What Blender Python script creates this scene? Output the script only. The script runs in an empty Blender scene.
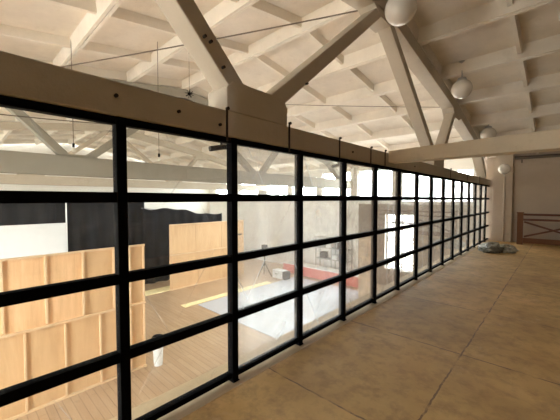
import bpy, bmesh, math, random
from mathutils import Vector, Matrix, noise
random.seed(7)
scene = bpy.context.scene
COL = scene.collection
R = math.radians

# ------------------------------------------------------------------ materials
def new_mat(name):
    m = bpy.data.materials.new(name); m.use_nodes = True
    nt = m.node_tree; nt.nodes.clear()
    out = nt.nodes.new('ShaderNodeOutputMaterial')
    return m, nt, out
def nd(nt, t, **kw):
    n = nt.nodes.new(t)
    for k, v in kw.items():
        if k in n.inputs: n.inputs[k].default_value = v
        else: setattr(n, k, v)
    return n
def coords(nt, scale=(1, 1, 1), rot=(0, 0, 0)):
    tc = nd(nt, 'ShaderNodeTexCoord'); mp = nd(nt, 'ShaderNodeMapping')
    mp.inputs['Scale'].default_value = scale; mp.inputs['Rotation'].default_value = rot
    nt.links.new(tc.outputs['Object'], mp.inputs['Vector'])
    return mp.outputs['Vector']
def ramp(nt, fac, stops):
    r = nd(nt, 'ShaderNodeValToRGB')
    el = r.color_ramp.elements
    while len(el) < len(stops): el.new(0.5)
    for e, (p, c) in zip(el, stops):
        e.position = p; e.color = (c[0], c[1], c[2], 1)
    nt.links.new(fac, r.inputs['Fac'])
    return r.outputs['Color']
def mixc(nt, fac, a, b, mode='MIX'):
    m = nd(nt, 'ShaderNodeMix', data_type='RGBA', blend_type=mode)
    for s, v in ((m.inputs['Factor'], fac), (m.inputs[6], a), (m.inputs[7], b)):
        if hasattr(v, 'is_linked'): nt.links.new(v, s)
        elif isinstance(v, (int, float)): s.default_value = v
        else: s.default_value = (v[0], v[1], v[2], 1)
    return m.outputs[2]
def plain(name, col, rough=0.6, metal=0.0, var=0.12, scale=6.0, bump=0.0, spec=0.5):
    m, nt, out = new_mat(name)
    v = coords(nt)
    n = nd(nt, 'ShaderNodeTexNoise', Scale=scale, Detail=6.0, Roughness=0.6)
    nt.links.new(v, n.inputs['Vector'])
    lo = [c * (1 - var) for c in col]; hi = [min(1, c * (1 + var)) for c in col]
    c = ramp(nt, n.outputs['Fac'], [(0.3, lo), (0.7, hi)])
    p = nd(nt, 'ShaderNodeBsdfPrincipled', Roughness=rough, Metallic=metal)
    p.inputs['Specular IOR Level'].default_value = spec
    nt.links.new(c, p.inputs['Base Color'])
    if bump:
        b = nd(nt, 'ShaderNodeBump', Strength=bump, Distance=0.02)
        nt.links.new(n.outputs['Fac'], b.inputs['Height']); nt.links.new(b.outputs[0], p.inputs['Normal'])
    nt.links.new(p.outputs[0], out.inputs[0])
    return m
def concrete(name, col, var=0.1, stain=0.25, streak=(1, 1, 1)):
    m, nt, out = new_mat(name)
    v = coords(nt, streak)
    n1 = nd(nt, 'ShaderNodeTexNoise', Scale=1.3, Detail=8.0, Roughness=0.65)
    n2 = nd(nt, 'ShaderNodeTexNoise', Scale=14.0, Detail=5.0, Roughness=0.7)
    n3 = nd(nt, 'ShaderNodeTexNoise', Scale=3.1, Detail=10.0, Roughness=0.75)
    for n in (n1, n2, n3): nt.links.new(v, n.inputs['Vector'])
    c = ramp(nt, n1.outputs['Fac'], [(0.3, [x * (1 - var) for x in col]), (0.7, [min(1, x * (1 + var * .6)) for x in col])])
    dirt = ramp(nt, n3.outputs['Fac'], [(0.56, (0, 0, 0)), (0.75, (1, 1, 1))])
    f = nd(nt, 'ShaderNodeMath', operation='MULTIPLY'); f.inputs[1].default_value = stain
    nt.links.new(dirt, f.inputs[0])
    c = mixc(nt, f.outputs[0], c, [col[0] * .55, col[1] * .48, col[2] * .4])
    p = nd(nt, 'ShaderNodeBsdfPrincipled', Roughness=0.85)
    p.inputs['Specular IOR Level'].default_value = 0.25
    nt.links.new(c, p.inputs['Base Color'])
    b = nd(nt, 'ShaderNodeBump', Strength=0.25, Distance=0.02)
    nt.links.new(n2.outputs['Fac'], b.inputs['Height']); nt.links.new(b.outputs[0], p.inputs['Normal'])
    nt.links.new(p.outputs[0], out.inputs[0])
    return m
def wood(name, c0, c1, axis='Z', rough=0.6, scale=9.0, stretch=0.06):
    m, nt, out = new_mat(name)
    s = [1, 1, 1]; s['XYZ'.index(axis)] = stretch
    v = coords(nt, s)
    n = nd(nt, 'ShaderNodeTexNoise', Scale=scale, Detail=7.0, Roughness=0.62, Distortion=0.8)
    nt.links.new(v, n.inputs['Vector'])
    n2 = nd(nt, 'ShaderNodeTexNoise', Scale=0.9, Detail=3.0)
    nt.links.new(coords(nt), n2.inputs['Vector'])
    c = ramp(nt, n.outputs['Fac'], [(0.32, c0), (0.68, c1)])
    c = mixc(nt, n2.outputs['Fac'], c, c1)
    p = nd(nt, 'ShaderNodeBsdfPrincipled', Roughness=rough)
    nt.links.new(c, p.inputs['Base Color'])
    nt.links.new(p.outputs[0], out.inputs[0])
    return m

def deck_material():
    # worn hardboard/plywood sheets 1.525 m square, with broken dark joints
    m, nt, out = new_mat('worn_plywood_deck')
    v = coords(nt)
    n1 = nd(nt, 'ShaderNodeTexNoise', Scale=1.1, Detail=7.0, Roughness=0.62)
    n2 = nd(nt, 'ShaderNodeTexNoise', Scale=7.0, Detail=9.0, Roughness=0.7)
    n3 = nd(nt, 'ShaderNodeTexNoise', Scale=2.6, Detail=9.0, Roughness=0.72, Distortion=0.6)
    n4 = nd(nt, 'ShaderNodeTexNoise', Scale=5.0, Detail=3.0)
    for n in (n1, n2, n3, n4): nt.links.new(v, n.inputs['Vector'])
    c = ramp(nt, n1.outputs['Fac'], [(0.3, (0.49, 0.31, 0.125)), (0.55, (0.64, 0.415, 0.172)), (0.75, (0.75, 0.505, 0.235))])
    c = mixc(nt, ramp(nt, n2.outputs['Fac'], [(0.46, (0, 0, 0)), (0.72, (.75, .75, .75))]), c, (0.31, 0.195, 0.08))
    c = mixc(nt, ramp(nt, n3.outputs['Fac'], [(0.58, (0, 0, 0)), (0.7, (.55, .55, .55))]), c, (0.70, 0.50, 0.30))
    sx = nd(nt, 'ShaderNodeSeparateXYZ'); nt.links.new(v, sx.inputs[0])
    wob = nd(nt, 'ShaderNodeTexNoise', Scale=9.0, Detail=4.0); nt.links.new(v, wob.inputs['Vector'])
    masks = []
    tones = []
    for ax, off in (('X', 0.70), ('Y', -0.47)):
        a = nd(nt, 'ShaderNodeMath', operation='ADD'); a.inputs[1].default_value = off + 30.5
        nt.links.new(sx.outputs[ax], a.inputs[0])
        w = nd(nt, 'ShaderNodeMath', operation='MULTIPLY_ADD'); w.inputs[1].default_value = 0.035
        nt.links.new(wob.outputs['Fac'], w.inputs[0]); nt.links.new(a.outputs[0], w.inputs[2])
        d = nd(nt, 'ShaderNodeMath', operation='DIVIDE'); d.inputs[1].default_value = 1.525
        nt.links.new(w.outputs[0], d.inputs[0])
        fl = nd(nt, 'ShaderNodeMath', operation='FLOOR'); nt.links.new(d.outputs[0], fl.inputs[0]); tones.append(fl.outputs[0])
        pp = nd(nt, 'ShaderNodeMath', operation='PINGPONG'); pp.inputs[1].default_value = 0.5
        nt.links.new(d.outputs[0], pp.inputs[0])
        lt = nd(nt, 'ShaderNodeMath', operation='LESS_THAN'); lt.inputs[1].default_value = 0.0052
        nt.links.new(pp.outputs[0], lt.inputs[0]); masks.append(lt.outputs[0])
    mx = nd(nt, 'ShaderNodeMath', operation='MAXIMUM'); nt.links.new(masks[0], mx.inputs[0]); nt.links.new(masks[1], mx.inputs[1])
    br = ramp(nt, n4.outputs['Fac'], [(0.36, (.15, .15, .15)), (0.52, (1, 1, 1))])
    mm = nd(nt, 'ShaderNodeMath', operation='MULTIPLY'); nt.links.new(mx.outputs[0], mm.inputs[0]); nt.links.new(br, mm.inputs[1])
    cx = nd(nt, 'ShaderNodeCombineXYZ'); nt.links.new(tones[0], cx.inputs[0]); nt.links.new(tones[1], cx.inputs[1])
    wn = nd(nt, 'ShaderNodeTexWhiteNoise', noise_dimensions='3D'); nt.links.new(cx.outputs[0], wn.inputs['Vector'])
    tone = ramp(nt, wn.outputs['Value'], [(0.0, (0.84, 0.84, 0.84)), (1.0, (1.06, 1.06, 1.06))])
    c = mixc(nt, 1.0, c, tone, 'MULTIPLY')
    c = mixc(nt, mm.outputs[0], c, (0.22, 0.14, 0.075))
    p = nd(nt, 'ShaderNodeBsdfPrincipled', Roughness=0.62)
    p.inputs['Specular IOR Level'].default_value = 0.3
    nt.links.new(c, p.inputs['Base Color'])
    b = nd(nt, 'ShaderNodeBump', Strength=0.25, Distance=0.015)
    nt.links.new(n2.outputs['Fac'], b.inputs['Height']); nt.links.new(b.outputs[0], p.inputs['Normal'])
    nt.links.new(p.outputs[0], out.inputs[0])
    return m

def plank_floor_material():
    m, nt, out = new_mat('hall_floor_planks')
    v = coords(nt)
    br = nd(nt, 'ShaderNodeTexBrick', Scale=1.0)
    br.inputs['Color1'].default_value = (0.39, 0.25, 0.145, 1); br.inputs['Color2'].default_value = (0.46, 0.31, 0.185, 1)
    br.inputs['Mortar'].default_value = (0.22, 0.13, 0.07, 1)
    br.inputs['Mortar Size'].default_value = 0.006; br.inputs['Brick Width'].default_value = 2.4; br.inputs['Row Height'].default_value = 0.14
    nt.links.new(v, br.inputs['Vector'])
    n = nd(nt, 'ShaderNodeTexNoise', Scale=3.0, Detail=8.0, Roughness=0.65)
    nt.links.new(coords(nt, (0.3, 1.6, 1)), n.inputs['Vector'])
    c = mixc(nt, ramp(nt, n.outputs['Fac'], [(0.4, (0, 0, 0)), (0.75, (.5, .5, .5))]), br.outputs['Color'], (0.54, 0.40, 0.27))
    p = nd(nt, 'ShaderNodeBsdfPrincipled', Roughness=0.42)
    nt.links.new(c, p.inputs['Base Color'])
    nt.links.new(p.outputs[0], out.inputs[0])
    return m

def glass_material(name, dirt_lo, dirt_hi, dirt_max, dirt_col, refl=1.0, dirt_min=.008):
    # single pane: clear transmission + Fresnel reflection + a film of dust and scratches
    m, nt, out = new_mat(name)
    v = coords(nt)
    tr = nd(nt, 'ShaderNodeBsdfTransparent'); tr.inputs[0].default_value = (0.95, 0.965, 0.955, 1)
    gl = nd(nt, 'ShaderNodeBsdfGlossy', Roughness=0.03); gl.inputs[0].default_value = (1, 1, 1, 1)
    lw = nd(nt, 'ShaderNodeLayerWeight', Blend=0.5)          # Schlick reflectance, the same from both sides
    pw = nd(nt, 'ShaderNodeMath', operation='POWER'); pw.inputs[1].default_value = 5.0
    nt.links.new(lw.outputs['Facing'], pw.inputs[0])
    fm = nd(nt, 'ShaderNodeMath', operation='MULTIPLY_ADD'); fm.inputs[1].default_value = 0.96*refl; fm.inputs[2].default_value = 0.04*refl
    fm.use_clamp = True
    nt.links.new(pw.outputs[0], fm.inputs[0])
    wv = nd(nt, 'ShaderNodeTexNoise', Scale=1.2, Detail=2.0); nt.links.new(v, wv.inputs['Vector'])
    bp = nd(nt, 'ShaderNodeBump', Strength=0.05, Distance=0.05); nt.links.new(wv.outputs['Fac'], bp.inputs['Height'])
    nt.links.new(bp.outputs[0], gl.inputs['Normal'])
    m1 = nd(nt, 'ShaderNodeMixShader')
    nt.links.new(fm.outputs[0], m1.inputs[0]); nt.links.new(tr.outputs[0], m1.inputs[1]); nt.links.new(gl.outputs[0], m1.inputs[2])
    # dust
    n1 = nd(nt, 'ShaderNodeTexNoise', Scale=2.2, Detail=9.0, Roughness=0.7, Distortion=0.5); nt.links.new(v, n1.inputs['Vector'])
    d1 = ramp(nt, n1.outputs['Fac'], [(dirt_lo, (dirt_min, dirt_min, dirt_min)), (dirt_hi, (dirt_max, dirt_max, dirt_max))])
    # scratches: thin lines of two slanted wave bands, broken by noise
    tot = d1
    for ang, sc, ph in ((35, 0.55, 0.3), (-28, 0.45, 1.9)):
        w = nd(nt, 'ShaderNodeTexWave', wave_type='BANDS', bands_direction='Y', Scale=sc, Distortion=0.9, Detail=2.0, wave_profile='SAW')
        w.inputs['Detail Scale'].default_value = 0.6; w.inputs['Phase Offset'].default_value = ph
        nt.links.new(coords(nt, (1, 1, 1), (R(ang), 0, 0)), w.inputs['Vector'])
        l = ramp(nt, w.outputs['Fac'], [(0.990, (0, 0, 0)), (0.993, (.15, .15, .15))])
        nb = nd(nt, 'ShaderNodeTexNoise', Scale=1.7, Detail=2.0); nt.links.new(v, nb.inputs['Vector'])
        l = mixc(nt, 1.0, l, ramp(nt, nb.outputs['Fac'], [(0.5, (0, 0, 0)), (0.6, (1, 1, 1))]), 'MULTIPLY')
        tot = mixc(nt, 1.0, tot, l, 'ADD')
    df = nd(nt, 'ShaderNodeBsdfDiffuse'); df.inputs[0].default_value = (*dirt_col, 1)
    tl = nd(nt, 'ShaderNodeBsdfTranslucent'); tl.inputs[0].default_value = (*dirt_col, 1)
    dd = nd(nt, 'ShaderNodeMixShader'); dd.inputs[0].default_value = 0.5
    nt.links.new(df.outputs[0], dd.inputs[1]); nt.links.new(tl.outputs[0], dd.inputs[2])
    m2 = nd(nt, 'ShaderNodeMixShader')
    nt.links.new(tot, m2.inputs[0]); nt.links.new(m1.outputs[0], m2.inputs[1]); nt.links.new(dd.outputs[0], m2.inputs[2])
    nt.links.new(m2.outputs[0], out.inputs[0])
    return m

M = {}
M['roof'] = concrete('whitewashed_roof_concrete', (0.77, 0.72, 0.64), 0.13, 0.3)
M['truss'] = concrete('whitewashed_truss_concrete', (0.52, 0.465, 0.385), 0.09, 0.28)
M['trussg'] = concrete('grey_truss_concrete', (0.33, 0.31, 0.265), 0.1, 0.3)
M['beam'] = concrete('crossbeam_concrete', (0.76, 0.665, 0.53), 0.1, 0.4)
M['wallw'] = concrete('white_plaster', (0.84, 0.82, 0.78), 0.05, 0.1)
M['brown'] = wood('dark_brown_panelling', (0.07, 0.045, 0.03), (0.11, 0.075, 0.05), 'Z', 0.7)
M['wallm'] = concrete('taupe_plaster', (0.56, 0.475, 0.39), 0.07, 0.18)
M['dado'] = wood('brown_dado', (0.13, 0.10, 0.08), (0.22, 0.175, 0.14), 'Z', 0.6)
M['slab'] = concrete('ledge_concrete', (0.62, 0.47, 0.30), 0.1, 0.3)
M['deck'] = deck_material()
M['planks'] = plank_floor_material()
M['black'] = plain('black_steel_paint', (0.004, 0.0036, 0.004), 0.7, 0.0, 0.2, spec=0.03)
M['darksteel'] = plain('dark_rusty_steel', (0.028, 0.02, 0.016), 0.6, 0.4, 0.3)
M['glass'] = glass_material('clear_dusty_glass', 0.5, 0.85, 0.06, (0.85, 0.84, 0.82))
M['glassm'] = glass_material('hazy_glass', 0.4, 0.75, 0.30, (0.86, 0.87, 0.88), 1.0, .17)
M['glassd'] = glass_material('dirty_glass', 0.36, 0.7, 0.48, (0.52, 0.46, 0.40), 1.0, .2)
M['winglass'] = glass_material('window_glass', 0.6, 0.9, 0.06, (0.9, 0.9, 0.9))
M['winframe'] = plain('pale_window_paint', (0.62, 0.68, 0.70), 0.5)
M['globe'] = plain('opal_glass', (0.74, 0.70, 0.64), 0.25, 0, 0.05)
M['metal'] = plain('grey_metal', (0.35, 0.35, 0.36), 0.45, 0.6)
M['grey'] = plain('grey_paint', (0.42, 0.42, 0.42), 0.5)
M['rail'] = wood('red_brown_timber', (0.085, 0.022, 0.009), (0.14, 0.04, 0.016), 'X', 0.5)
M['railp'] = wood('orange_brown_timber', (0.13, 0.042, 0.013), (0.20, 0.075, 0.025), 'Z', 0.5)
M['ply'] = wood('pale_plywood', (0.54, 0.325, 0.155), (0.70, 0.46, 0.25), 'Z', 0.6, 7.0, 0.12)
M['plyd'] = wood('brown_plywood', (0.58, 0.33, 0.15), (0.84, 0.54, 0.30), 'Z', 0.6, 11.0, 0.07)
M['stud'] = wood('pine_batten', (0.62, 0.41, 0.22), (0.76, 0.55, 0.34), 'Z', 0.6)
M['curtain'] = plain('black_velvet', (0.014, 0.014, 0.017), 0.9, 0, 0.3, spec=0.1)
M['screen'] = plain('white_screen', (0.70, 0.71, 0.71), 0.7, 0, 0.03)
M['vinyl'] = plain('white_vinyl', (0.50, 0.52, 0.58), 0.35, 0, 0.05, 2.5)
M['yellow'] = plain('yellow_strip', (0.90, 0.76, 0.42), 0.6, 0, 0.1)
M['red'] = plain('red_cloth', (0.70, 0.17, 0.14), 0.7, 0, 0.12, 3.0)
M['tan'] = wood('tan_boxwood', (0.50, 0.34, 0.22), (0.62, 0.46, 0.32), 'Z')
M['bin'] = plain('white_bin', (0.82, 0.83, 0.82), 0.4, 0, 0.1)
M['cable'] = plain('grey_brown_cable', (0.14, 0.11, 0.085), 0.7)
M['bulb'] = plain('bulb_glass', (0.8, 0.78, 0.7), 0.2)
def plastic_mat(k=1.0):
    m, nt, out = new_mat('polythene_sheet')
    v = coords(nt)
    n = nd(nt, 'ShaderNodeTexNoise', Scale=5.0, Detail=6.0); nt.links.new(v, n.inputs['Vector'])
    c = ramp(nt, n.outputs['Fac'], [(0.35, (0.08*k, 0.085*k, 0.06*k)), (0.68, (0.40*k, 0.38*k, 0.33*k))])
    p = nd(nt, 'ShaderNodeBsdfPrincipled', Roughness=0.28); nt.links.new(c, p.inputs['Base Color'])
    p.inputs['Transmission Weight'].default_value = 0.15
    nt.links.new(p.outputs[0], out.inputs[0]); return m
M['plastic'] = plastic_mat(); M['plastic_lit'] = plastic_mat(1.9)  # paler copy of the sheet: the fold's bright highlight put into its colour

# ------------------------------------------------------------------ mesh builder
class MB:
    def __init__(s): s.bm = bmesh.new()
    def box(s, x0, x1, y0, y1, z0, z1):
        v = [s.bm.verts.new(p) for p in ((x0,y0,z0),(x1,y0,z0),(x1,y1,z0),(x0,y1,z0),(x0,y0,z1),(x1,y0,z1),(x1,y1,z1),(x0,y1,z1))]
        for f in ((0,3,2,1),(4,5,6,7),(0,1,5,4),(1,2,6,5),(2,3,7,6),(3,0,4,7)): s.bm.faces.new([v[i] for i in f])
        return s
    def hexa(s, b, t):
        v = [s.bm.verts.new(p) for p in list(b) + list(t)]
        n = len(b)
        s.bm.faces.new(v[:n][::-1]); s.bm.faces.new(v[n:])
        for i in range(n): s.bm.faces.new((v[i], v[(i+1)%n], v[n+(i+1)%n], v[n+i]))
        return s
    def prism(s, yz, x0, x1):      # polygon in YZ extruded along X
        return s.hexa([(x0, y, z) for y, z in yz], [(x1, y, z) for y, z in yz])
    def bar(s, p0, p1, w, h, up=(0, 0, 1)):
        p0, p1 = Vector(p0), Vector(p1); d = (p1 - p0).normalized()
        u = Vector(up)
        if abs(d.dot(u)) > .98: u = Vector((1, 0, 0))
        a = d.cross(u).normalized(); b = a.cross(d)
        q = [(-1,-1),(1,-1),(1,1),(-1,1)]
        s.hexa([p0 + a*i*w/2 + b*j*h/2 for i, j in q], [p1 + a*i*w/2 + b*j*h/2 for i, j in q])
        return s
    def tube(s, pts, r, n=8):
        pts = [Vector(p) for p in pts]; rings = []
        for i, p in enumerate(pts):
            d = (pts[min(i+1, len(pts)-1)] - pts[max(i-1, 0)]).normalized()
            u = Vector((0, 0, 1)) if abs(d.z) < .95 else Vector((1, 0, 0))
            a = d.cross(u).normalized(); b = a.cross(d)
            rings.append([s.bm.verts.new(p + r*(a*math.cos(2*math.pi*k/n) + b*math.sin(2*math.pi*k/n))) for k in range(n)])
        for A, B in zip(rings, rings[1:]):
            for k in range(n): s.bm.faces.new((A[k], A[(k+1)%n], B[(k+1)%n], B[k]))
        s.bm.faces.new(rings[0][::-1]); s.bm.faces.new(rings[-1])
        return s
    def lathe(s, c, prof, n=24):
        c = Vector(c); rings = []
        for r, z in prof:
            if r < 1e-5: rings.append([s.bm.verts.new(c + Vector((0, 0, z)))])
            else: rings.append([s.bm.verts.new(c + Vector((r*math.cos(2*math.pi*k/n), r*math.sin(2*math.pi*k/n), z))) for k in range(n)])
        for A, B in zip(rings, rings[1:]):
            for k in range(n):
                if len(A) == 1 and len(B) == 1: continue
                if len(A) == 1: s.bm.faces.new((A[0], B[(k+1)%n], B[k]))
                elif len(B) == 1: s.bm.faces.new((A[k], A[(k+1)%n], B[0]))
                else: s.bm.faces.new((A[k], A[(k+1)%n], B[(k+1)%n], B[k]))
        return s
    def build(s, name, mat, parent=None, smooth=False, bevel=0.0, loc=None):
        bmesh.ops.recalc_face_normals(s.bm, faces=s.bm.faces[:])
        me = bpy.data.meshes.new(name); s.bm.to_mesh(me); s.bm.free()
        if smooth:
            for p in me.polygons: p.use_smooth = True
        me.materials.append(mat)
        o = bpy.data.objects.new(name, me); COL.objects.link(o)
        if parent is not None: o.parent = parent
        if loc is not None: o.location = loc
        if bevel:
            b = o.modifiers.new('Bevel', 'BEVEL'); b.width = bevel; b.segments = 2; b.limit_method = 'ANGLE'
        return o
def thing(name, label, cat, loc=(0, 0, 0), group=None):
    o = bpy.data.objects.new(name, None); COL.objects.link(o); o.location = loc; o.empty_display_size = .1
    return tag(o, label, cat, group)
def tag(o, label, cat, group=None, kind=None):
    o['label'] = label; o['category'] = cat
    if group: o['group'] = group
    if kind: o['kind'] = kind
    return o
def struct(o, label=None):
    o['kind'] = 'structure'
    if label: o['label'] = label
    return o
def sphere_prof(r, n=14, cut=0.0):
    return [(max(0, r*math.sin(math.pi*i/n)), -r*math.cos(math.pi*i/n)) for i in range(n+1)]
def rel(o_loc, p): return tuple(a - b for a, b in zip(p, o_loc))

# ------------------------------------------------------------------ key dimensions (m)
FZ = -0.045                   # gallery floor level
HF = -2.60                    # hall floor level
YN, YF = -5.2, 14.10          # near / far gable walls
XL, XG, XR = -20.9, -2.09, 3.95
TN = [(-3.9, 2.6), (-2.8, 3.45), (0.2, 4.05), (4.6, 4.70), (9.0, 4.05), (12.0, 3.45), (13.25, 2.55)]
RP = [(-6, 2.85), (-2.8, 3.45), (0.2, 4.05), (4.6, 4.70), (9.0, 4.05), (12.0, 3.45), (15, 2.9)]
def lerp_poly(P, y):
    for (a, za), (b, zb) in zip(P, P[1:]):
        if a <= y <= b: return za + (zb - za) * (y - a) / (b - a)
    return P[0][1] if y < P[0][0] else P[-1][1]
def roofz(y): return lerp_poly(RP, y)       # underside of slab ribs = top of truss chord

# ------------------------------------------------------------------ setting
struct(MB().box(-1.985, XR, YN, YF, FZ-.02, FZ).build('floor', M['deck']), 'worn brown plywood gallery floor')
struct(MB().box(-2.36, XR, YN, YF, -0.30, FZ-.021).box(-2.36, -1.988, YN, YF, FZ-.0209, FZ).build('floor_ledge', M['slab']))
struct(MB().box(XL, -2.3, YN, YF, HF-.1, HF).build('floor_hall', M['planks']))
struct(MB().box(-2.36, -2.2, YN, YF, HF, -0.301).build('wall_under_gallery', M['wallm']))
struct(MB().box(XL-.25, XL, YN, YF, HF-.1, 5.06).build('wall_left', M['wallw']))
struct(MB().box(XR, XR+.25, YN, YF, -.30, 5.2).build('wall_right', M['brown']))

def gable(name, y0, y1, x0, x1, z0, z1, holes, mat):
    """wall slab with rectangular window openings: bands of boxes"""
    mb = MB(); zs = sorted({z0, z1, *[h[2] for h in holes], *[h[3] for h in holes]})
    for za, zb in zip(zs, zs[1:]):
        hs = sorted((h[0], h[1]) for h in holes if h[2] <= za + 1e-6 and h[3] >= zb - 1e-6)
        x = x0
        for a, b in hs:
            if a > x: mb.box(x, a, y0, y1, za, zb)
            x = b
        if x < x1: mb.box(x, x1, y0, y1, za, zb)
    return struct(mb.build(name, mat))
wno = 0
PORTALS = []
def window(x0, x1, y0, y1, z0, z1, nx, nz, inward):
    global wno; wno += 1
    o = struct(thing('window_%d' % wno, '', '', ((x0+x1)/2, (y0+y1)/2, z0)))
    del o['label']; del o['category']
    L = o.location; ym = (y0+y1)/2
    f = MB(); t = .05
    def b(xa, xb, za, zb): f.box(xa-L.x, xb-L.x, -.04, .04, za-L.z, zb-L.z)
    b(x0, x0+t, z0, z1); b(x1-t, x1, z0, z1); b(x0+t, x1-t, z0, z0+t); b(x0+t, x1-t, z1-t, z1)
    for i in range(1, nx):
        x = x0 + (x1-x0)*i/nx; b(x-.025, x+.025, z0+t, z1-t)
    for i in range(1, nz):
        z = z0 + (z1-z0)*i/nz
        for k in range(nx):
            xa = x0+(x1-x0)*k/nx; xb = x0+(x1-x0)*(k+1)/nx
            b(xa+(t if k == 0 else .025), xb-(t if k == nx-1 else .025), z-.02, z+.02)
    fr = struct(f.build('window_frame', M['winframe'], o))
    struct(MB().box(x0-L.x+t*.5, x1-L.x-t*.5, -.004, .004, .02, z1-z0-.02).build('window_pane', M['winglass'], o))
    PORTALS.append((x0, x1, ym, z0, z1, inward))
far_h = [(-20.0, -18.0, 1.6, 2.75), (-17.2, -15.2, 1.6, 2.75), (-14.3, -12.5, 1.6, 2.75), (-12.1, -10.3, 1.6, 2.85), (-9.9, -8.1, 1.45, 3.0), (-7.7, -5.9, 1.45, 3.0), (-5.5, -2.6, 1.40, 2.75), (-6.2, -4.7, -1.8, 0.85)]
gable('wall_far', YF, YF+.3, XL, -2.4, HF, 5.0, far_h, M['wallw'])
for a, b, c, d in far_h: window(a, b, YF+.1, YF+.2, c, d, 2, 2, -1)
gable('wall_far_dado', YF-.03, YF-.001, -7.6, -2.41, HF, 1.30, [(-6.2, -4.7, -1.8, .85)], M['dado'])
struct(MB().box(-2.4, XR, YF, YF+.3, -.30, 5.0).build('wall_far_gallery', M['wallm']))
near_h = [(-19.4, -16.6, -0.4, 2.3), (-13.0, -10.4, -0.4, 2.3), (-5.8, -2.7, -0.2, 2.5)]  # unseen openings; the last is placed to brighten the near gallery floor
gable('wall_near', YN-.3, YN, XL, -2.4, HF, 5.0, near_h, M['wallw'])
for a, b, c, d in near_h: window(a, b, YN-.2, YN-.1, c, d, 2, 3, 1)
mez_h = []
gable('wall_near_gallery', YN-.3, YN, -2.4, XR, -.30, 5.0, mez_h, M['brown'])
for a, b, c, d in mez_h: window(a, b, YN-.2, YN-.1, c, d, 2, 2, 1)

# ribbed roof slabs: one precast slab per bay and 1.5 m step
bays = [(-20.85, -14.20), (-14.20, -8.20), (-8.20, -2.20), (-2.20, 3.90)]
ys = [-5.9 + 1.5*i for i in range(0, 15)]
for bx0, bx1 in bays:
    for ya, yb in zip(ys, ys[1:]):
        ya2, yb2 = max(ya, -5.45), min(yb, 14.38)
        if yb2 - ya2 < .3: continue
        za, zb = roofz(ya2), roofz(yb2)
        s = (zb - za) / (yb2 - ya2)
        g = .006
        def zz(y): return za + s * (y - ya2)
        mb = MB()
        y0, y1 = ya2 + g, yb2 - g
        # plate
        mb.prism([(y0, zz(y0)+.25), (y1, zz(y1)+.25), (y1, zz(y1)+.31), (y0, zz(y0)+.31)], bx0+.01, bx1-.01)
        # long edge ribs, tapered
        for e, d in ((y0, 1), (y1, -1)):
            mb.prism([(e, zz(e)), (e+d*.05, zz(e)+s*d*.05), (e+d*.085, zz(e)+s*d*.085+.249), (e, zz(e)+.249)], bx0+.01, bx1-.01)
        # cross ribs every 1.5 m
        nx = 4
        for k in range(nx+1):
            xc = bx0 + (bx1-bx0)*k/nx
            w = .055 if 0 < k < nx else .07
            xc = min(max(xc, bx0+.09), bx1-.09)
            a, b = y0+.06, y1-.06
            lo = .09 if 0 < k < nx else .05
            mb.hexa([(xc-w*.6, a, zz(a)+lo), (xc+w*.6, a, zz(a)+lo), (xc+w*.6, b, zz(b)+lo), (xc-w*.6, b, zz(b)+lo)],
                    [(xc-w, a, zz(a)+.249), (xc+w, a, zz(a)+.249), (xc+w, b, zz(b)+.249), (xc-w, b, zz(b)+.249)])
        struct(mb.build('roof_slab', M['roof']))

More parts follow.
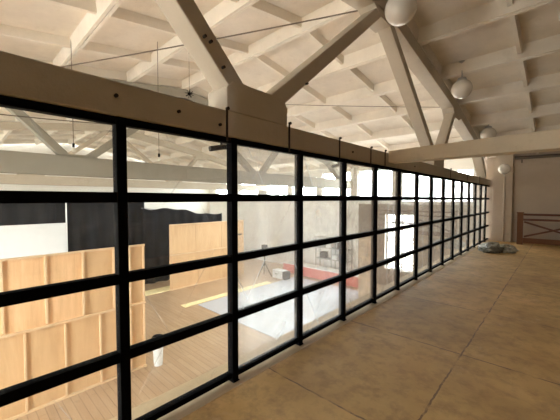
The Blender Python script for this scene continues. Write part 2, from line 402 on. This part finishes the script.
# ------------------------------------------------------------------ concrete roof trusses
def truss(xf, xb, label, chord_top=2.285, bolts=True, mat='truss'):
    t = thing('roof_truss', label, 'truss', ((xf+xb)/2, 4.6, 2.03), 'concrete roof trusses')
    L = t.location
    x0, x1 = xb - L.x, xf - L.x
    def P(yz): return [(y - L.y, z - L.z) for y, z in yz]
    MB().prism(P([(YN+.01, 2.07), (YF-.01, 2.07), (YF-.01, chord_top), (YN+.01, chord_top)]), x0, x1).build('bottom_chord', M[mat], t, bevel=.012)
    # arched top chord, one mesh
    th = .26
    mb = MB()
    top = [(y, z-.005) for y, z in TN]; bot = [(y, z-th) for y, z in TN]
    for i in range(len(TN)-1):
        mb.prism(P([bot[i], bot[i+1], top[i+1], top[i]]), x0+.003, x1-.003)
    bmesh.ops.remove_doubles(mb.bm, verts=mb.bm.verts[:], dist=1e-4)
    # drop the inner doubled faces at the joints
    dead = [f for f in mb.bm.faces if all(len(e.link_faces) > 2 for e in f.edges)]
    bmesh.ops.delete(mb.bm, geom=dead, context='FACES_ONLY')
    mb.build('top_chord', M[mat], t, bevel=.01)
    # splayed node blocks on the bottom chord
    for yc in (1.93, 7.48):
        MB().prism(P([(yc-.37, chord_top), (yc+.38, chord_top), (yc+.38, 2.46), (yc+.33, 2.545), (yc-.30, 2.545), (yc-.37, 2.48)]), x0+.002, x1-.002).build('node_block', M[mat], t, bevel=.01)
    # top node blocks
    for yc in (0.2, 4.6, 9.0):
        zt = lerp_poly(TN, yc)
        MB().prism(P([(yc-.42, lerp_poly(TN, yc-.42)-th+.02), (yc-.2, zt-.42), (yc+.2, zt-.42), (yc+.42, lerp_poly(TN, yc+.42)-th+.02)]), x0+.006, x1-.006).build('node_block', M[mat], t, bevel=.008)
    # diagonals
    w = .155
    for (ya, za), (yb, zb) in (((1.69, 2.50), (.40, 3.82)), ((2.16, 2.50), (4.42, 4.36)), ((7.24, 2.50), (4.80, 4.36)), ((7.70, 2.50), (8.86, 3.82))):
        d = Vector((0, yb-ya, zb-za)).normalized(); n = Vector((0, -d.z, d.y))*w/2
        a = Vector((0, ya, za)) - d*.1; b = Vector((0, yb, zb)) + d*.02
        MB().prism(P([(a.y+n.y, a.z+n.z), (b.y+n.y, b.z+n.z), (b.y-n.y, b.z-n.z), (a.y-n.y, a.z-n.z)]), x0+.055, x1-.012).build('diagonal', M[mat], t, bevel=.012)
    # fixing bolts on the mezzanine face
    if bolts:
        for y, z in ((.70, 2.19), (1.12, 2.18), (1.48, 2.15), (1.345, 2.80), (1.40, 2.78), (1.52, 2.62), (2.62, 2.79), (5.9, 2.16), (3.6, 2.17)):
            mb = MB(); mb.tube([(x1-.02, y-L.y, z-L.z), (x1+.018, y-L.y, z-L.z)], .012, 8)
            mb.build('bolt', M['darksteel'], t)
    return t
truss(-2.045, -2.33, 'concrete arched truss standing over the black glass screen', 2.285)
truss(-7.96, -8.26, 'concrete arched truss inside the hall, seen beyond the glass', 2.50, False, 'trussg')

truss(-14.03, -14.33, 'concrete arched truss farthest back in the hall, above the black curtains', 2.40, False)

b = MB().hexa([(-2.04, 4.72, 2.13), (XR, 4.72, 2.13), (XR, 4.98, 2.13), (-2.04, 4.98, 2.13)], [(-2.04, 4.72, 2.315), (XR, 4.72, 2.43), (XR, 4.98, 2.43), (-2.04, 4.98, 2.315)]).build('cross_beam', M['beam'], bevel=.01)
tag(b, 'horizontal concrete beam crossing the gallery to the right of the glass screen', 'beam')

# ------------------------------------------------------------------ glazed partition
sc = thing('glazed_partition', 'long black steel framed glass screen between gallery and hall', 'glass partition', (XG, 0, 0))
x0, x1 = -.038, .038
posts = [.733 + .906*k for k in range(-6, 15)]
RZ = [.012, .525, 1.035, 1.56, 2.045]
for y in posts:
    MB().box(x0, x1, y-.031, y+.031, FZ, 2.069).box(x0-.01, x1+.012, y-.036, y+.036, FZ, FZ+.008).build('post', M['black'], sc, bevel=.004)
for i, z in enumerate(RZ):
    mb = MB()
    ya = [YN+.02] + [p+.0312 for p in posts]; yb = [p-.0312 for p in posts] + [YF-.02]
    h = (.021, .032, .032, .033, .0235)[i]
    for a, b in zip(ya, yb):
        if b - a > .03: mb.box(x0+.006, x1-.006, a, b, z-h, z+h)
    mb.build('rail', M['black'], sc, bevel=.003)
for k in range(len(posts)-1):
    ya, yb = posts[k]+.02, posts[k+1]-.02
    if yb < -1.2: continue
    for za, zb in zip(RZ, RZ[1:]):
        MB().box(-.004, .002, ya, yb, za+.018, zb-.018).build('pane', M['glassd'] if posts[k] > 3.2 else (M['glassm'] if posts[k] > 1.5 else M['glass']), sc)
# flat steel straps that tie the frame to the concrete chord
for y, top in ((1.55, 2.305), (2.33, 2.325), (3.28, 2.315), (4.12, 2.305), (4.60, 2.315), (8.4, 2.305), (10.2, 2.305), (12.0, 2.305)):
    if abs(y-4.60) < .01: ya = 4.66
    MB().box(.046, .056, y-.008, y+.008, 2.03, top).tube([(.05, y, top-.012), (.072, y, top-.012)], .015, 8).build('strap', M['darksteel'], sc)

# ------------------------------------------------------------------ opal globe lamps on the gallery ceiling
def globe(loc, r, label, top):
    g = thing('globe_lamp', label, 'lamp', loc, 'opal globe lamps on the gallery ceiling')
    MB().lathe((0, 0, 0), sphere_prof(r, 20), 32).build('globe', M['globe'], g, smooth=True)
    MB().lathe((0, 0, 0), [(0, r*.93), (r*.42, r*.93), (r*.46, r*.98), (r*.40, r*1.14), (.03, r*1.2), (0, r*1.2)], 24).build('collar', M['grey'], g, smooth=False)
    if top - loc[2] > r*1.25:
        MB().tube([(0, 0, r*1.18), (0, 0, top-loc[2])], .016, 10).build('stem', M['grey'], g)
        MB().lathe((0, 0, top-loc[2]), [(0, -.05), (.03, -.05), (.07, -.012), (.07, 0), (0, 0)], 20).build('canopy', M['grey'], g)
    return g
globe((-1.67, 4.2, 4.13), .205, 'nearest white globe lamp, large, hanging at the top of the picture by the truss peak', roofz(4.2)+.25)
globe((-1.65, 7.55, 3.93), .20, 'white globe lamp hanging midway along the right side of the arched truss', roofz(7.55)+.25)
globe((-1.66, 10.9, 3.48), .20, 'white globe lamp half hidden behind the horizontal concrete beam', roofz(10.9)+.25)
globe((.10, 5.7, 4.05), .20, 'white globe lamp cut off by the right edge under the ribbed ceiling', roofz(5.7)+.25)
# the far one sits on a bracket of the end wall
g = thing('globe_lamp', 'small white globe lamp on the far wall above a vertical pipe', 'lamp', (-1.57, 13.66, 2.64), 'opal globe lamps on the gallery ceiling')
MB().lathe((0, 0, 0), sphere_prof(.185, 18), 28).build('globe', M['globe'], g, smooth=True)
MB().tube([(0, 0, -.17), (0, 0, -.25), (0, .20, -.25), (0, .335, -.25)], .018, 8).build('bracket', M['grey'], g)
pp = MB().tube([(0, 0, 0), (0, 0, 2.33-FZ)], .028, 10).build('wall_pipe', M['wallm'], None, True, loc=(-1.585, 13.93, FZ))
tag(pp, 'thin vertical pipe on the far pilaster under the small globe lamp', 'pipe')
struct(MB().box(-1.95, -1.34, 13.97, YF-.001, FZ, 3.2).build('trim_pilaster', M['wallm'], bevel=.01))
hp = thing('overhead_pipe', 'dark horizontal pipe running along the top of the far gallery wall', 'pipe', (0, 0, 0))
for x in (-1.1, .3, 1.6, 3.0): MB().box(x-.02, x+.02, 14.03, 14.098, 2.861, 2.975).build('bracket', M['cable'], hp)
MB().tube([(-1.3, 14.0395, 3.05), (.3, 14.0395, 3.03), (1.6, 14.0395, 3.0), (3.94, 14.0395, 3.04)], .06, 10).build('pipe_run', M['cable'], hp)

struct(MB().box(-1.335, XR, 14.06, YF-.001, 2.78, 2.86).build('trim_band', M['wallm'], bevel=.008))
jb = thing('junction_box', 'small white box high on the far wall under the concrete beam', 'junction box', (-1.98, 14.02, 3.12))
MB().box(-.12, .12, -.07, .08, 0, .26).build('casing', M['globe'], jb, bevel=.02)
MB().box(-.09, .09, -.085, -.071, .03, .23).build('cover', M['globe'], jb, bevel=.01)

# ------------------------------------------------------------------ timber railing at the far end
rl = thing('wooden_railing', 'red-brown wooden railing with crossed braces before the far wall', 'railing', (-1.06, 13.55, FZ))
def rpost(x): MB().box(x-.085, x+.085, -.06, .06, 0, 1.10).box(x-.1, x+.1, -.075, .075, 1.10, 1.135).build('post', M['railp'], rl, bevel=.006)
for x in (0.0, 1.75, 3.50): rpost(x)
for xa, xb in ((.087, 1.663), (1.837, 3.413)):
    MB().box(xa, xb, -.045, .045, 1.02, 1.09).build('top_rail', M['rail'], rl, bevel=.005)
    MB().box(xa, xb, -.035, .035, .84, .91).build('middle_rail', M['rail'], rl, bevel=.005)
    MB().box(xa, xb, -.04, .04, .06, .24).build('bottom_rail', M['railp'], rl, bevel=.005)
    MB().bar((xa+.02, -.02, .80), (xb-.02, -.02, .28), .035, .06).build('cross_brace', M['rail'], rl)
    MB().bar((xa+.02, .02, .28), (xb-.02, .02, .80), .035, .06).build('cross_brace', M['rail'], rl)

# ------------------------------------------------------------------ bundle of polythene on the deck
def lump(name, sx, sy, sz, seed, mat, parent, loc, amp=.25):
    bm = bmesh.new(); bmesh.ops.create_icosphere(bm, subdivisions=5, radius=1.0)
    for v in bm.verts:
        p = v.co.copy(); q = p*2.1 + Vector((seed, seed*.7, 0))
        d = 1 + amp*noise.noise(q) + amp*.8*abs(noise.noise(q*2.3)) + amp*.4*noise.noise(q*5.1)
        c = p*d
        v.co = Vector((c.x*sx, c.y*sy, max(0, (c.z+.35))*sz/1.35))
    me = bpy.data.meshes.new(name); bm.to_mesh(me); bm.free(); me.materials.append(mat)
    for p in me.polygons: p.use_smooth = True
    o = bpy.data.objects.new(name, me); COL.objects.link(o); o.location = loc
    if parent: o.parent = parent
    return o
bd = thing('plastic_bundle', 'crumpled translucent plastic sheeting heaped on the floor at the far end of the glass', 'plastic sheeting', (-1.56, 11.25, FZ))
lump('sheet_heap', .31, .55, .25, 3.1, M['plastic'], bd, (0, 0, 0), .22)
lump('sheet_fold', .24, .30, .21, 8.7, M['plastic_lit'], bd, (.36, .12, 0), .3)

# ------------------------------------------------------------------ hall: stage flats seen from behind
def stage_flat(label, x, y0, y1, z1, rows, stud_rows, name='stage_flat', upper=None, slot=None):
    t = thing(name, label, 'stage flat', (x, (y0+y1)/2, HF), 'plywood stage flats in the hall')
    L = t.location
    for i, (za, zb, cuts) in enumerate(rows):
        cc = [y0] + cuts + [y1]
        for k, (a, b) in enumerate(zip(cc, cc[1:])):
            mat = M['plyd'] if (upper and i == 0 and k < upper) else M['ply']
            MB().box(-.02, 0, a-L.y+.006, b-L.y-.006, za-L.z+.003, zb-L.z-.003).build('panel', mat, t)
    for za, zb, list_ in stud_rows:
        for y in list_:
            MB().box(.001, .045, y-L.y-.019, y-L.y+.019, za-L.z+.046, zb-L.z-.046).build('stud', M['stud'], t, bevel=.004)
    for z in sorted({r[0] for r in rows} | {z1}):
        zz = min(max(z, HF+.022), z1-.022)
        MB().box(.0005, .055, y0-L.y, y1-L.y, zz-L.z-.022, zz-L.z+.022).build('batten', M['stud'], t, bevel=.004)
    if slot:
        MB().box(.001, .03, slot[0]-L.y, slot[1]-L.y, slot[2]-L.z, slot[3]-L.z).build('handle_bar', M['darksteel'], t)
    return t
stage_flat('long plywood stage flat with battens, nearest to the glass in the lower left', -7.5, -2.2, 3.15, .45,
           [(-.99, .45, [-1.4, -.15, 1.2, 1.84, 2.78]), (-2.0, -.99, [-.9, .3, 1.52, 2.78]), (HF, -2.0, [-.9, .3, 1.52, 2.78])],
           [(-.99, .45, [-1.4, -.75, -.1, .55, 1.2, 1.84, 2.45, 2.80, 3.12]), (-2.0, -.99, [-1.6, -1.0, -.4, .2, .85, 1.5, 2.15, 2.80, 3.12]), (HF, -2.0, [-1.0, .2, .85, 1.5, 2.15, 2.80])], upper=4)
stage_flat('smaller pale plywood stage flat standing in front of the black curtain', -12.9, 6.55, 10.9, .40,
           [(-1.0, .40, [7.9, 9.4]), (HF, -1.0, [8.0, 9.5])],
           [], slot=(10.1, 10.75, -.42, -.34))

# black curtains hung from a pipe, each drop its own cloth
def curtain(y0, y1, ztop0, ztop1, label, seed, x=-14.65):
    t = thing('stage_curtain', label, 'curtain', (x, (y0+y1)/2, HF), 'black curtains along the hall side')
    bm = bmesh.new(); n = int((y1-y0)*16); rows = 14
    grid = []
    for i in range(n+1):
        u = i/n; y = y0+(y1-y0)*u
        zt = ztop0+(ztop1-ztop0)*u + .07*math.sin(u*9+seed) + .04*math.sin(u*23+seed*2)
        col = []
        for j in range(rows+1):
            w = j/rows
            amp = .03 + .06*(1-w)
            x = amp*math.sin(y*11+seed+.6*math.sin(y*2.3)) + .02*noise.noise(Vector((y*2, w*3, seed)))
            col.append(bm.verts.new((x, y-(y0+y1)/2, .01+(zt-HF-.01)*w)))
        grid.append(col)
    for i in range(n):
        for j in range(rows): bm.faces.new((grid[i][j], grid[i+1][j], grid[i+1][j+1], grid[i][j+1]))
    me = bpy.data.meshes.new('cloth'); bm.to_mesh(me); bm.free(); me.materials.append(M['curtain'])
    for p in me.polygons: p.use_smooth = True
    o = bpy.data.objects.new('cloth', me); COL.objects.link(o); o.parent = t
    s = o.modifiers.new('Solidify', 'SOLIDIFY'); s.thickness = .012
    MB().tube([(-.12, y0-(y0+y1)/2, ztop0-HF-.05), (-.12, 0, (ztop0+ztop1)/2-HF-.12), (-.12, y1-(y0+y1)/2, ztop1-HF-.05)], .02, 8).build('support_line', M['metal'], t)
curtain(-3.5, 2.75, 1.66, 1.60, 'black stage curtain behind the white screen on the left', .5)
curtain(2.60, 6.32, 1.60, 1.50, 'middle black stage curtain between the white screen and the small plywood flat', 2.1, -14.95)
curtain(6.12, 10.7, 1.16, .66, 'sagging black stage curtain behind the small pale plywood flat', 4.4)

ws = thing('projection_screen', 'white projection screen in front of the black curtain at left', 'screen', (-13.9, .2, HF))
MB().box(-.02, .02, -3.2, 2.70, 1.0, 3.24).build('screen_cloth', M['screen'], ws)
for y in (-3.2, -.3, 2.72): MB().tube([(-.05, y, 0), (-.05, y, 4.15 if y > 2 else 3.3)], .025, 8).build('stand_pole', M['bin'], ws)
for y in (-3.2, -.3, 2.72): MB().bar((-.4, y, .02), (.3, y, .02), .05, .04).build('foot', M['metal'], ws)

# floor coverings in the hall
v = MB().box(-10.36, -4.3, 6.40, 12.3, 0, .012).build('dance_floor_mat', M['vinyl'], loc=(0, 0, HF+.001)); tag(v, 'big white vinyl dance mat spread on the hall floor', 'floor mat')
v = MB().box(-13.6, -12.93, 5.4, 10.0, 0, .02).build('floor_strip', M['yellow'], loc=(0, 0, HF+.001)); tag(v, 'wide yellow strip on the floor at the foot of the small plywood flat', 'floor strip', 'yellow strips on the hall floor')
v = MB().box(-10.78, -10.42, 5.9, 10.6, 0, .015).build('floor_strip', M['yellow'], loc=(0, 0, HF+.001)); tag(v, 'narrow yellow strip along the edge of the white dance mat', 'floor strip', 'yellow strips on the hall floor')

# bin at the end of the long flat
bn = thing('waste_bin', 'small white bin with a dark rim at the end of the long plywood flat', 'bin', (-7.32, 3.38, HF))
MB().lathe((0, 0, 0), [(0, 0), (.10, 0), (.13, .56), (.118, .56), (.09, .02), (0, .02)], 24).build('bucket', M['bin'], bn, smooth=False)
MB().lathe((0, 0, .56), [(.112, 0), (.145, 0), (.150, .05), (.145, .15), (.12, .17), (.112, .15), (.112, 0)], 24).build('bag_rim', M['curtain'], bn)

# red low platform across the far end of the hall
rb = thing('low_platform', 'long low red-clad platform near the far end of the hall', 'platform', (-9.0, 12.95, HF))
MB().box(-2.6, 2.4, -.22, .35, 0, .50).build('body', M['red'], rb, bevel=.02)
MB().box(-2.65, 2.45, -.27, .40, .501, .55).build('top', M['bin'], rb, bevel=.01)

# tan plywood tower
tb = thing('plywood_box', 'tall tan plywood box standing at the right end of the red platform', 'box', (-5.9, 11.75, HF))
MB().box(-.28, .28, -.28, .28, 0, 2.62).build('carcass', M['tan'], tb, bevel=.01)
MB().box(-.31, .31, -.31, .31, 2.621, 2.66).build('lid', M['tan'], tb, bevel=.006)
for z in (.87, 1.74): MB().box(-.285, .285, -.292, -.281, z-.03, z+.03).build('batten', M['stud'], tb)

# scaffold with crossed braces under the far windows
sf = thing('scaffold_tower', 'grey metal scaffold with crossed braces before the far hall window', 'scaffold', (-5.0, 13.4, HF))
for x in (-.65, .65):
    for y in (-.3, .3): MB().tube([(x, y, 0), (x, y, 3.95)], .026, 8).build('upright', M['metal'], sf)
for z in (1.2, 2.4, 3.1, 3.9):
    for y in (-.3, .3): MB().tube([(-.65, y, z), (.65, y, z)], .022, 8).build('ledger', M['metal'], sf)
for x in (-.65, .65): MB().tube([(x, -.3, 3.1), (x, .3, 3.1)], .02, 8).build('ledger', M['metal'], sf)
for za, zb in ((1.2, 2.4), (2.4, 3.9)):
    MB().tube([(-.65, -.33, za), (.65, -.33, zb)], .018, 8).build('brace', M['metal'], sf)
    MB().tube([(-.65, -.36, zb), (.65, -.36, za)], .018, 8).build('brace', M['metal'], sf)

# metal shelving behind the platform
sh = thing('shelving_rack', 'grey metal shelving rack behind the red platform', 'shelving', (-8.9, 13.75, HF))
for x in (-1.0, 0, 1.0):
    for y in (-.2, .2): MB().box(x-.02, x+.02, y-.02, y+.02, 0, 2.1).build('upright', M['grey'], sh)
for z in (.3, .9, 1.5, 2.05): MB().box(-1.02, 1.02, -.23, .23, z, z+.03).build('shelf', M['grey'], sh)
bx = [(-.6, .95, .3, 'dark'), (.15, .93, .22, 'bin'), (.6, .93, .35, 'grey'), (-.7, 1.53, .25, 'grey'), (-.2, 1.53, .3, 'bin'), (.5, 1.53, .28, 'dark')]
names = ['dark crate on the left of the rack middle shelf', 'white crate in the centre of the rack middle shelf', 'grey crate on the right of the rack middle shelf',
         'grey crate on the left of the rack upper shelf', 'white crate in the centre of the rack upper shelf', 'dark crate on the right of the rack upper shelf']
for (x, z, h, c), nm in zip(bx, names):
    z = .931 if z < 1 else 1.531
    mat = M['darksteel'] if c == 'dark' else M[c]
    q = thing('storage_crate', nm, 'crate', (-8.9+x, 13.75, HF+z), 'crates on the shelving rack')
    MB().box(-.16, .16, -.16, .16, 0, h).build('tub', mat, q, bevel=.015)
    MB().box(-.175, .175, -.175, .175, h+.001, h+.03).build('lid', mat, q, bevel=.008)

# light stand and case near the curtain corner
ls = thing('light_stand', 'black tripod light stand beside the small plywood flat', 'light stand', (-11.6, 11.25, HF))
MB().tube([(0, 0, .55), (0, 0, 1.36)], .03, 10).build('pole', M['black'], ls)
for k in range(3):
    a = R(120*k+20); MB().tube([(0, 0, .75), (.42*math.cos(a), .42*math.sin(a), .03)], .02, 8).build('leg', M['black'], ls)
MB().box(-.13, .13, -.11, .11, 1.36, 1.70).build('lamp_head', M['black'], ls, bevel=.02)
MB().box(-.02, .02, -.13, .13, 1.29, 1.36).build('yoke', M['black'], ls)
cs = thing('equipment_case', 'pale grey equipment case with dark end on the hall floor by the light stand', 'case', (-10.75, 11.55, HF+.02))
MB().box(-.35, .35, -.22, .22, 0, .42).build('body', M['bin'], cs, bevel=.02)
MB().box(.351, .55, -.2, .2, 0, .40).build('end_cap', M['darksteel'], cs, bevel=.02)
MB().tube([(-.1, -.23, .25), (-.1, -.27, .25), (.1, -.27, .25), (.1, -.23, .25)], .012, 6).build('handle', M['darksteel'], cs)

# ------------------------------------------------------------------ cables, pendants, floodlights in the roof
def cable(pts, label, sag=0.0, r=.011):
    a, b = Vector(pts[0]), Vector(pts[1]); P = []
    for i in range(17):
        u = i/16; p = a.lerp(b, u); p.z -= sag*4*u*(1-u); P.append(p - a)
    o = MB().tube(P, r, 6).build('cable', M['cable'], loc=a); tag(o, label, 'cable', 'cables strung under the hall roof'); return o
cable(((-2.36, 4.45, 4.52), (-7.95, 1.2, 4.16)), 'dark cable strung from the truss peak across the upper left roof opening', .03)
cable(((-2.32, 8.8, 3.95), (-6.9, 6.55, 4.50)), 'thin cable crossing behind the right truss diagonals', .02, .008)
cable(((-7.955, -1.2, 3.10), (-7.955, 3.2, 3.4)), 'grey cable slung along the far truss inside the hall', .05, .012)
st = thing('starburst_pendant', 'black spiky starburst pendant hanging in the hall beside the left truss leg', 'pendant', (-6.0, 3.55, 3.84))
MB().lathe((0, 0, 0), sphere_prof(.035, 8), 12).build('core', M['black'], st, smooth=True)
mb = MB()
for k in range(18):
    ph = math.acos(1-2*(k+.5)/18); th = k*2.399963
    d = Vector((math.sin(ph)*math.cos(th), math.sin(ph)*math.sin(th), math.cos(ph))); mb.tube([d*.02, d*.095], .006, 5)
mb.build('spikes', M['black'], st)
MB().tube([(0, 0, .03), (0, 0, roofz(3.55)+.25-3.84)], .005, 6).build('cord', M['cable'], st)
def pendant(x, y, z, label):
    p = thing('bulb_pendant', label, 'pendant', (x, y, z), 'bare bulbs hung in the hall')
    MB().lathe((0, 0, 0), [(0, -.04), (.02, -.035), (.03, -.01), (.026, .015), (.015, .045), (0, .055)], 16).build('bulb', M['bulb'], p, smooth=True)
    MB().tube([(0, 0, .05), (0, 0, .12)], .022, 10).build('socket', M['black'], p)
    MB().tube([(0, 0, .12), (0, 0, roofz(y)+.25-z)], .006, 6).build('cord', M['cable'], p)
pendant(-6.0, 2.85, 2.35, 'bare bulb on a long cord seen left of the starburst pendant')
pendant(-6.6, 1.52, 2.45, 'bare bulb on a long cord seen through the leftmost top pane')
def flood(y, label):
    f = thing('floodlight', label, 'floodlight', (-2.27, y, 2.012), 'dark floodlights clamped behind the truss')
    MB().tube([(-.02, -.11, -.02), (.0, .02, .01), (.01, .10, .02)], .024, 10).build('body', M['darksteel'], f)
    MB().tube([(0, .0, .012), (0, .0, .062)], .012, 6).build('bracket', M['darksteel'], f)
flood(1.66, 'dark tubular floodlight behind the truss, seen in the second top pane')
flood(3.62, 'dark tubular floodlight behind the truss, seen in the fourth top pane')

# ------------------------------------------------------------------ light: overcast sky through the windows
w = bpy.data.worlds.new('World'); scene.world = w; w.use_nodes = True
bg = w.node_tree.nodes['Background']; bg.inputs[1].default_value = 46.0
wt = w.node_tree; tcw = nd(wt, 'ShaderNodeTexCoord'); sxw = nd(wt, 'ShaderNodeSeparateXYZ'); wt.links.new(tcw.outputs['Generated'], sxw.inputs[0])
rw = nd(wt, 'ShaderNodeMapRange'); rw.inputs['From Min'].default_value = -0.06; rw.inputs['From Max'].default_value = 0.04
wt.links.new(sxw.outputs['Z'], rw.inputs['Value'])
wt.links.new(mixc(wt, rw.outputs[0], (0.34, 0.32, 0.29), (0.93, 0.97, 1.0)), bg.inputs[0])     # ground below, overcast sky above
for i, (xa, xb, y, za, zb, inward) in enumerate(PORTALS):
    l = bpy.data.lights.new('daylight_portal', 'AREA'); l.shape = 'RECTANGLE'; l.size = xb-xa; l.size_y = zb-za
    l.cycles.is_portal = True
    o = bpy.data.objects.new('daylight_portal', l); COL.objects.link(o)
    o.location = ((xa+xb)/2, y - inward*.25, (za+zb)/2)
    o.rotation_euler = (R(90) if inward > 0 else R(-90), 0, 0)

# ------------------------------------------------------------------ camera
cd = bpy.data.cameras.new('Camera'); cam = bpy.data.objects.new('Camera', cd); COL.objects.link(cam)
cd.sensor_width = 36; cd.lens = 303/560*36; cd.clip_start = .05; cd.clip_end = 200
cam.location = (0, 0, 1.55); cam.rotation_euler = (R(90-2.08), 0, R(42.94))
scene.camera = cam
scene.view_settings.view_transform = 'Standard'; scene.view_settings.look = 'None'
scene.view_settings.gamma = 1; scene.view_settings.use_curve_mapping = False
scene.view_settings.exposure = 0.50
scene.cycles.max_bounces = 12; scene.cycles.diffuse_bounces = 8; scene.cycles.transparent_max_bounces = 16
scene.cycles.use_denoising = True
scene.cycles.sample_clamp_indirect = 10
